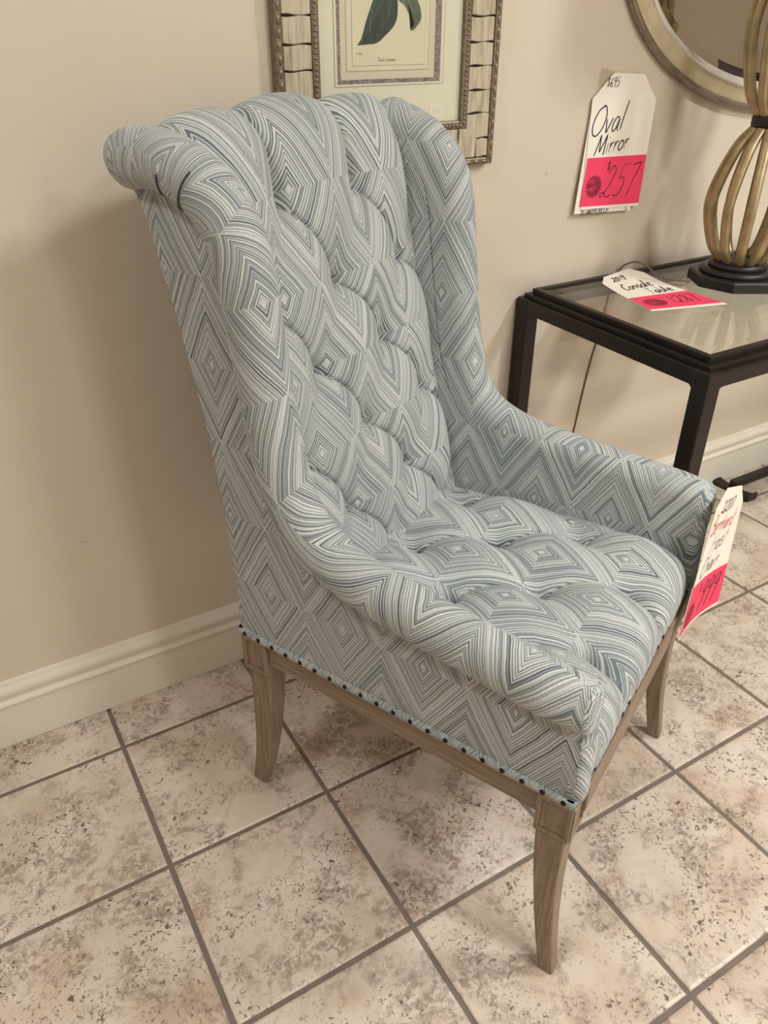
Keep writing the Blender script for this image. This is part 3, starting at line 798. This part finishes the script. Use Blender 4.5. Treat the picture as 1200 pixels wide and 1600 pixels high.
# wood segments
def segment(x0,x1,z0,z1,vert):
    n=7; V=[];F=[]
    ph=random.uniform(0,6); am=0.0012
    rows=[]
    if vert:
        lo=[z0+am*math.sin(ph+k*1.1) for k in range(n)]; hi=[z1+am*math.sin(ph*1.7+k*1.0) for k in range(n)]
        xs=np.linspace(x0,x1,n)
        outl=[(x,a) for x,a in zip(xs,lo)]+[(x,a) for x,a in zip(xs[::-1],hi[::-1])]
    else:
        lo=[x0+am*math.sin(ph+k*1.1) for k in range(n)]; hi=[x1+am*math.sin(ph*1.7+k) for k in range(n)]
        zs=np.linspace(z0,z1,n)
        outl=[(a,z) for z,a in zip(zs,hi)]+[(a,z) for z,a in zip(zs[::-1],lo[::-1])]
    cx=sum(p[0] for p in outl)/len(outl); cz=sum(p[1] for p in outl)/len(outl)
    rings=[]
    pr=random.uniform(0,0.0012)
    for ins,y in ((0.0,yF+0.012),(0.0,yF+0.006-pr),(0.0016,yF+0.004-pr)):
        r=[]
        for x,z in outl:
            d=math.hypot(cx-x,cz-z); r.append((x+(cx-x)/d*ins-po.x,y-po.y,z+(cz-z)/d*ins-po.z))
        rings.append(r)
    o=MB().loft(rings).build('frame_segment',SEG,pic)
    return o
a0=rw; g=0.0011
xl0,xl1=fx0+a0,fx0+a0+sw; xr0,xr1=fx1-a0-sw,fx1-a0
zb0,zb1=fz0+a0,fz0+a0+sw; zt0,zt1=fz1-a0-sw,fz1-a0
zj=[zb0,1.0555,1.0985,1.1365,1.1755,1.2125,1.2520,1.2905,1.329,1.368,1.407,1.445,1.484,zt1]
for k in range(len(zj)-1):
    for (xa,xb_) in ((xl0,xl1),(xr0,xr1)):
        if k==0 and xa==xr0: segment(xa+0.026,xb_,zj[0]+g,zj[1]-g,True); continue
        segment(xa+0.0005,xb_-0.0005,zj[k]+g,zj[k+1]-g,True)
xj=[xl1]+[xl1+(xr0+0.026-xl1)*k/8 for k in range(1,9)]
for k in range(8):
    segment(xj[k]+g,xj[k+1]-g,zb0+0.0005,zb1-0.0005,False)
    if xj[k+1]<=xr0+0.001: segment(xj[k]+g,xj[k+1]-g,zt0+0.0005,zt1-0.0005,False)
segment(xj[7]+g,xr0-g,zt0+0.0005,zt1-0.0005,False)
ox0,ox1,oz0,oz1=fx0+0.079,fx1-0.079,fz0+0.079,fz1-0.079
ym=WY-0.010
pbox('mat_board',(ox0-0.004,ym,oz0-0.004),(ox1+0.004,yB_,oz1+0.004),MAT_)
zo=1.149; ztp=1.575-(1.149-1.009)
def inlay(name,x0,x1,z0,z1,y,mat):
    return pbox(name,(x0,y,z0),(x1,y+0.0006,z1),mat)
inlay('ruled_border',0.890,1.109,zo,ztp,ym-0.0004,LINE)
inlay('mat_border',0.8912,1.1078,zo+0.0012,ztp-0.0012,ym-0.0007,MAT_)
inlay('marbled_strip',0.8955,1.1015,zo+0.0045,ztp-0.0045,ym-0.0010,MARB)
inlay('wash_border',0.9015,1.0880,zo+0.0110,ztp-0.0110,ym-0.0013,PALE)
inlay('ruled_border',0.9120,1.0760,zo+0.0230,ztp-0.0230,ym-0.0016,LINE)
inlay('print_margin',0.9130,1.0750,zo+0.0240,ztp-0.0240,ym-0.0019,PRINT)
inlay('ruled_border',0.9230,1.0670,zo+0.0310,ztp-0.0310,ym-0.0022,LINE)
prt=inlay('print_sheet',0.9236,1.0664,zo+0.0316,ztp-0.0316,ym-0.0025,PRINT)
def mp_(u,v,h=0): return (u,ym-0.0027-h,v)
leaf1=crom([(0.933,1.210),(0.942,1.222),(0.951,1.246),(0.964,1.274),(0.980,1.30),(0.997,1.312),(1.008,1.29),(1.011,1.258),(1.005,1.239),(0.985,1.222),(0.970,1.213),(0.950,1.211)],60)
flat('printed_leaf',[tuple(p) for p in leaf1],mp_,LEAFD,prt,po)
leaf2=[(0.997,1.30),(1.013,1.274),(1.024,1.267),(1.032,1.256),(1.043,1.244),(1.042,1.236),(1.036,1.233),(1.040,1.230),(1.048,1.235),(1.058,1.247),(1.0565,1.262),(1.049,1.276),(1.03,1.30),(1.012,1.312)]
flat('printed_leaf',[tuple(p) for p in crom(leaf2+[leaf2[0]],60)[:-1]],mp_,LEAFL,prt,po)
veins=[crom([(0.938,1.213),(0.962,1.245),(0.985,1.280),(0.997,1.308)],12),crom([(0.958,1.226),(0.958,1.25),(0.972,1.284)],8),crom([(0.972,1.232),(0.99,1.245),(1.0,1.276)],8)]
ribbon('leaf_vein',[list(map(tuple,v)) for v in veins],0.0012,lambda u,v:mp_(u,v,0.0003),LEAFL,prt,po)
ribbon('stem',[list(map(tuple,crom([(1.0,1.30),(1.0,1.35),(0.992,1.40)],10)))],0.003,lambda u,v:mp_(u,v,0.0002),LEAFL,prt,po)
CAPI=simple('faint_caption_ink',srgb(150,142,118),0.8)
ribbon('caption',strokes('Prunus Virginiana',0.972,1.186,0.0062,0.8,0.35),0.0006,lambda u,v:mp_(u,v,0.0002),CAPI,prt,po)
ribbon('caption',strokes('a Pinnat',0.932,1.197,0.0034,0.9,0.2),0.0005,lambda u,v:mp_(u,v,0.0002),CAPI,prt,po) if all(c in GL for c in 'a Pinnat') else None
lab=inlay('paper_label',1.081,1.113,1.094,1.116,ym-0.0006,PAPER)
ribbon('label_print',[[(1.086,1.108-0.003*k),(1.108,1.109-0.003*k)] for k in range(3)],0.0005,lambda u,v:(u,ym-0.0009,v),CAPI,lab,po)
pbox('glass_pane',(ox0-0.003,WY-0.0160,oz0-0.003),(ox1+0.003,WY-0.0146,oz1+0.003),PGLASS)

# ------------------------------------------------------------------ oval mirror
mc=Vector((2.10,WY,1.403)); ea,eb=0.60,0.344
mir=empty('oval_mirror',(mc.x,WY,mc.z-eb)); tag(mir,'oval wall mirror with champagne gold and silver frame above the console table','mirror')
mo=Vector(mir.location)
def ell(off,h,n=160):
    return [(mc.x+(ea-off)*math.cos(2*PI*k/n)-mo.x, WY-h-mo.y, mc.z+(eb-off)*math.sin(2*PI*k/n)-mo.z) for k in range(n)]
def ovalring(name,prof,mat):
    o=MB().loft([ell(a,h) for a,h in prof],cap=False).build(name,mat,mir,True); return o
ovalring('outer_lip',[(0.004,0.001),(0.000,0.006),(0.000,0.014),(0.003,0.019),(0.0075,0.0205),(0.0115,0.018),(0.0135,0.014)],PEWTER)
ovalring('frame_band',[(0.0130,0.013),(0.0145,0.0150),(0.022,0.0155),(0.031,0.018),(0.0385,0.0225),(0.0415,0.0235)],CHAMP)
ovalring('inner_lip',[(0.0410,0.0225),(0.0430,0.0275),(0.0475,0.0295),(0.0510,0.0275),(0.0545,0.0220),(0.0590,0.0150),(0.0615,0.0105)],SILVER)
n=160
r0=ell(0.058,0.0095); r1=ell(0.078,0.0108)
MB().loft([r0,r1],cap=False).build('bevelled_edge',MIRROR,mir)
o=mesh('mirror_glass',r1,[tuple(range(n))],MIRROR,mir); 
ob=mesh('backing_board',ell(0.02,0.004),[tuple(range(n))],DARKW,mir)

# ------------------------------------------------------------------ console table
TZ=0.748; tx0,tx1,tyf,tyb=1.356,2.846,-0.683,-0.2005
ct=empty('console_table',((tx0+tx1)/2,(tyf+tyb)/2,0)); co=Vector(ct.location)
tag(ct,'black metal console table with clear glass top against the wall','table')
def cring(name,x0,x1,y0,y1,w,z0,z1,mat,bev=0.0015):
    mb=MB()
    for a,b in (((x0,y0),(x1,y0+w)),((x0,y1-w),(x1,y1)),((x0,y0+w),(x0+w,y1-w)),((x1-w,y0+w),(x1,y1-w))):
        mb.box((a[0]-co.x,a[1]-co.y,z0),(b[0]-co.x,b[1]-co.y,z1))
    o=mb.build(name,mat,ct); bevel(o,bev,2); return o
cring('top_rim',tx0,tx1,tyf,tyb,0.014,0.7355,TZ,BLACKM)
cring('step_moulding',tx0-0.012,tx1+0.012,tyf-0.012,tyb+0.012,0.030,0.7255,0.7365,BLACKM)
cring('apron',tx0-0.022,tx1+0.022,tyf-0.022,tyb+0.0225,0.022,0.697,0.7265,BLACKM,0.002)
gx0,gx1,gy0,gy1=tx0+0.0145,tx1-0.0145,tyf+0.0145,tyb-0.0145
def grect(i,z): return [(gx0+i-co.x,gy0+i-co.y,z),(gx1-i-co.x,gy0+i-co.y,z),(gx1-i-co.x,gy1-i-co.y,z),(gx0+i-co.x,gy1-i-co.y,z)]
MB().loft([grect(0,0.737),grect(0,0.744),grect(0.022,TZ)]).build('glass_top',GLASS,ct)
lw=0.038
for lx in (tx0-0.024,tx1+0.024-lw):
    for ly in (tyf-0.024,tyb+0.0235-lw):
        a=[(0,0.0),(0.004,0.02),(0.004,0.66),(0.0,0.70),(0.0,0.728)]
        rings=[quad(lx-co.x+0.0008,lx+lw-co.x-0.0008,ly-co.y+0.0008,ly+lw-co.y-0.0008,z) for i,z in a]
        o=MB().loft(rings).build('leg',BLACKM,ct); bevel(o,0.004,2)
        # curved gusset where the leg meets the apron
        for dx,dy in ((1,0),(0,1)):
            sx=1 if lx<2 else -1; sy=1 if ly<-0.5 else -1
            pts=[(0,0.6985)]+[(0.016*(1-math.cos(t)),0.6985-0.016*(1-math.sin(t))) for t in np.linspace(PI/2,0,6)]
            pts=[(0.016,0.6985)]+[(0.016-0.016*math.sin(t),0.6985-0.016+0.016*math.cos(t)) for t in np.linspace(0,PI/2,6)]+[(0,0.6985)]
            r=[]
            for w in (0.004,lw-0.004):
                if dx: r.append([((lx+lw-0.003+p[0] if sx>0 else lx+0.003-p[0])-co.x, ly+w-co.y, p[1]) for p in pts])
                else: r.append([(lx+w-co.x,(ly+lw-0.003+p[0] if sy>0 else ly+0.003-p[0])-co.y,p[1]) for p in pts])
            MB().loft(r).build('gusset',BLACKM,ct)

# ------------------------------------------------------------------ tag lying on the console table
p4={'tl':(1.513,-0.233),'tr':(1.640,-0.222),'bl':(1.449,-0.457),'br':(1.617,-0.502)}
org2=(1.55,-0.35,TZ+0.0006)
c2=empty('price_tag',org2); tag(c2,'white console table price tag lying on the glass top beside the lamp','price tag')
def mc2(u,v,h=0.0):  # u 0..1 across, v 0..1 up the tag
    b=(p4['bl'][0]*(1-u)+p4['br'][0]*u, p4['bl'][1]*(1-u)+p4['br'][1]*u); t=(p4['tl'][0]*(1-u)+p4['tr'][0]*u, p4['tl'][1]*(1-u)+p4['tr'][1]*u)
    lift=0.010*max(0,v-0.55)**2/0.2*(0.3+u)+0.004*(1-v)**3
    return (b[0]*(1-v)+t[0]*v,b[1]*(1-v)+t[1]*v,TZ+0.0008+lift+h)
def mm2(u,v,h=0): return mc2((u+0.08)/0.16,v/0.245,h)
gridcard('card',-0.08,0.08,0.0,0.245,mm2,0.0008,PAPER,c2,org2,clip=0.028,n=12)
st2=gridcard('sale_sticker',-0.079,0.079,0.010,0.098,mm2,0.0005,PINK,c2,org2,n=6,h0=0.0009)
mi3=lambda u,v:mm2(u,v,0.0018)
for w_ in (strokes('Console',-0.052,0.148,0.038,0.80,0.2,0.06),strokes('Table',-0.010,0.106,0.036,0.85,0.2,0.06),strokes('2049',-0.045,0.206,0.022,1.0,0.2)): ribbon('handwriting',w_,0.0026,mi3,INK,c2,org2)
ribbon('price_writing',strokes('1287',-0.004,0.034,0.046,0.72,0.2)+strokes('-',0.066,0.06,0.02,0.6,0.1),0.0020,mi3,INK,st2,org2)
flat('stamp',starburst(-0.042,0.052,0.020,0.027),lambda u,v:mm2(u,v,0.0017),STAMP,st2,org2)
ribbon('stamp_lettering',strokes('PRICE',-0.060,0.057,0.010,0.9,0.05)+strokes('REDUCED',-0.066,0.041,0.009,0.9,0.05),0.0013,lambda u,v:mm2(u,v,0.0020),PINK,st2,org2)

# ------------------------------------------------------------------ tag hanging on the chair arm
cm=Matrix.Translation(CO) @ Matrix.Rotation(CYAW,4,'Z')
TL,TR,BL,BR=[np.array(v) for v in ((0.3005,0.236,0.578),(0.3240,0.366,0.535),(0.3050,0.150,0.353),(0.3330,0.335,0.322))]
org3=cm@Vector((0.315,0.27,0.35))
c3=empty('price_tag',org3); tag(c3,'white host chair price tag with bright pink strip hanging from the armchair arm','price tag')
def mt(u,v,h=0.0):
    a=(u+0.08)/0.16; b=v/0.235
    p=(BL*(1-a)+BR*a)*(1-b)+(TL*(1-a)+TR*a)*b
    nrm=np.array([0.985,-0.17,0.05])
    p=p+nrm*(h-0.010*math.sin(PI*min(1,max(0,a)))*max(0,1-b)*0.8)
    return tuple(cm@Vector(p))
gridcard('card',-0.08,0.08,0.0,0.262,mt,0.0008,PAPER,c3,org3,clip=0.034,n=14)
st3=gridcard('sale_sticker',-0.0795,0.0795,0.006,0.094,mt,0.0005,PINK,c3,org3,n=8,h0=0.0009)
mi4=lambda u,v:mt(u,v,0.0019)
for w_ in (strokes('Host',-0.045,0.143,0.036,1.2,0.25,0.10),strokes('Chair',-0.062,0.102,0.036,1.15,0.25,0.08),strokes('2207',-0.045,0.217,0.022,1.3,0.2,0.10)): ribbon('handwriting',w_,0.0018,mi4,INK,c3,org3)
ribbon('brand_writing',strokes('Bernhardt',-0.074,0.181,0.036,0.90,0.25,0.03),0.0018,mi4,REDINK,c3,org3)
ribbon('price_writing',strokes('$',-0.030,0.066,0.018,1.0,0.2)+strokes('999',-0.018,0.026,0.056,0.85,0.25)+strokes('-',0.056,0.06,0.024,0.8,0.1),0.0021,mi4,INK,st3,org3)
flat('stamp',starburst(-0.052,0.034,0.018,0.023),lambda u,v:mt(u,v,0.0017),STAMP,st3,org3)
ribbon('stamp_lettering',strokes('PRICE',-0.066,0.038,0.008,0.95,0.05)+strokes('REDUCED',-0.072,0.025,0.007,0.95,0.05),0.0011,lambda u,v:mt(u,v,0.0020),PINK,st3,org3)

# ------------------------------------------------------------------ table lamp
LC=Vector((1.776,-0.392,TZ+0.0005))
lampo=empty('table_lamp',LC); tag(lampo,'gold ribbed table lamp on stepped black octagonal base','lamp')
base=MB().lathe([(0.100,0.0),(0.101,0.004),(0.101,0.020),(0.097,0.0235)],8,(0,0),PI/8+0.25).build('lamp_base',BLACKW,lampo); bevel(base,0.0015,2)
MB().lathe([(0.077,0.0225),(0.079,0.028),(0.076,0.034),(0.068,0.0355)],48).build('base_tier',BLACKW,lampo,True)
MB().lathe([(0.060,0.0345),(0.0625,0.040),(0.060,0.0465),(0.052,0.049),(0.0,0.049)],48).build('base_tier',BLACKW,lampo,True)
def cage(z0,z1,ra,rm,rb,name,nr=12,skew=0.46):
    pr=crom([(ra,z0),(ra+(rm-ra)*0.62,z0+(z1-z0)*0.16),(rm,z0+(z1-z0)*skew),(rb+(rm-rb)*0.55,z0+(z1-z0)*0.82),(rb,z1)],34)
    tg=np.gradient(pr,axis=0); tg/=np.linalg.norm(tg,axis=1)[:,None]
    rings=[]
    for (r,z),t in zip(pr,tg):
        nx,nz=t[1],-t[0]; hw=0.0095; th=0.0045
        ring=[]
        for a,b in ((-hw,-th),(-hw*0.4,-th*1.2),(hw*0.4,-th*1.2),(hw,-th),(hw,th*0.6),(hw*0.45,th*1.3),(-hw*0.45,th*1.3),(-hw,th*0.6)):
            ring.append((r+nx*b,a,z+nz*b))
        rings.append(ring)
    first=None
    for k in range(nr):
        if first is None:
            first=MB().loft(rings).build(name,GOLD,lampo,True); o=first
        else:
            o=bpy.data.objects.new(name,first.data); link(o); o.parent=lampo
        o.rotation_euler=(0,0,2*PI*k/nr+0.12)
cage(0.047,0.318,0.045,0.090,0.028,'rib')
MB().lathe([(0.030,0.312),(0.038,0.314),(0.039,0.320),(0.039,0.331),(0.038,0.336),(0.030,0.338)],40).build('collar',BLACKW,lampo,True)
cage(0.334,0.66,0.030,0.080,0.026,'rib',skew=0.5)
MB().lathe([(0.024,0.655),(0.032,0.657),(0.032,0.675),(0.012,0.685),(0.008,0.70),(0.008,0.80),(0.0,0.80)],32).build('neck',BLACKW,lampo,True)
MB().lathe([(0.006,0.045),(0.006,0.66)],12).build('centre_rod',GOLD,lampo,True)
MB().lathe([(0.0,0.075),(0.006,0.072),(0.0095,0.064),(0.0085,0.056),(0.005,0.050),(0.0,0.049)],16,(-0.018,0.024)).build('finial_nut',GOLD,lampo,True)
mbs=MB().loft([[(r*math.cos(2*PI*j/48),r*math.sin(2*PI*j/48),z) for j in range(48)] for r,z in ((0.19,0.74),(0.165,1.02),(0.163,1.02),(0.188,0.74),(0.19,0.74))],cap=False)
mbs.build('lamp_shade',LINEN,lampo,True)
# cord: from the lamp, over the back of the table and down the wall
cp=crom([(1.682,-0.350,TZ+0.0045),(1.655,-0.318,TZ+0.005),(1.648,-0.285,TZ+0.008),(1.650,-0.250,TZ+0.019),(1.648,-0.222,TZ+0.023),(1.640,-0.200,TZ+0.016),(1.632,-0.1845,TZ-0.002),(1.622,-0.1765,0.70),(1.607,-0.1765,0.60),(1.592,-0.1768,0.53),(1.580,-0.1768,0.45),(1.570,-0.1768,0.36),(1.560,-0.1768,0.25),(1.562,-0.1945,0.155),(1.57,-0.1945,0.02),(1.60,-0.1945,0.0028),(1.72,-0.1945,0.0028)],160)
wo=Vector((1.60,-0.19,0))
cd_=MB().loft(tube_rings([Vector(p)-wo for p in cp],0.0021,8)).build('lamp_cord',CORDM,None,True,wo)
tag(cd_,'brown lamp cord running over the glass table and down the wall','cord')

# ------------------------------------------------------------------ low metal stand under the table, only its foot shows
st_=empty('floor_stand',(2.215,-0.245,0)); tag(st_,'low black metal stand with flared foot on the floor under the table','stand')
so=Vector(st_.location)
def foot(x):
    pr=[]
    V=crom([(-0.075,0.030),(-0.06,0.017),(-0.03,0.012),(0.0,0.012),(0.03,0.012),(0.06,0.017),(0.075,0.030)],19)
    rings=[]
    for yy,hh in V:
        w=0.016+0.006*abs(yy)/0.075
        rings.append([(x-w-so.x,yy,0.0),(x+w-so.x,yy,0.0),(x+w-so.x,yy,hh*0.75),(x+w*0.6-so.x,yy,hh),(x-w*0.6-so.x,yy,hh),(x-w-so.x,yy,hh*0.75)])
    o=MB().loft(rings).build('foot',BLACKM,st_); bevel(o,0.002,1)
foot(2.215); foot(2.78)
MB().box((2.215-so.x,-0.012,0.012),(2.78-so.x,0.012,0.032)).build('stretcher',BLACKM,st_)
o=MB().box((2.488-so.x,-0.015,0.0315),(2.516-so.x,0.015,0.42)).build('post',BLACKM,st_)
MB().box((2.40-so.x,-0.055,0.42),(2.60-so.x,0.07,0.44)).build('top_plate',BLACKM,st_)

# ------------------------------------------------------------------ dark pedestal across the room, seen in the mirror
pd=empty('pedestal_cabinet',(4.33,-2.06,-0.0)); tag(pd,'dark walnut pedestal with flared top, a sliver of it reflected in the oval mirror','pedestal')
prf=[(0.20,0.0),(0.20,0.06),(0.17,0.08),(0.15,0.10),(0.15,0.78),(0.155,0.80),(0.175,0.86),(0.215,0.905),(0.25,0.925),(0.25,0.942)]
rings=[[(-a,-a,z),(a,-a,z),(a,a,z),(-a,a,z)] for a,z in prf]
MB().loft(rings).build('pedestal_body',DARKW,pd)
MB().box((-0.26,-0.26,0.942),(0.26,0.26,0.955)).build('pedestal_top',DARKW,pd)
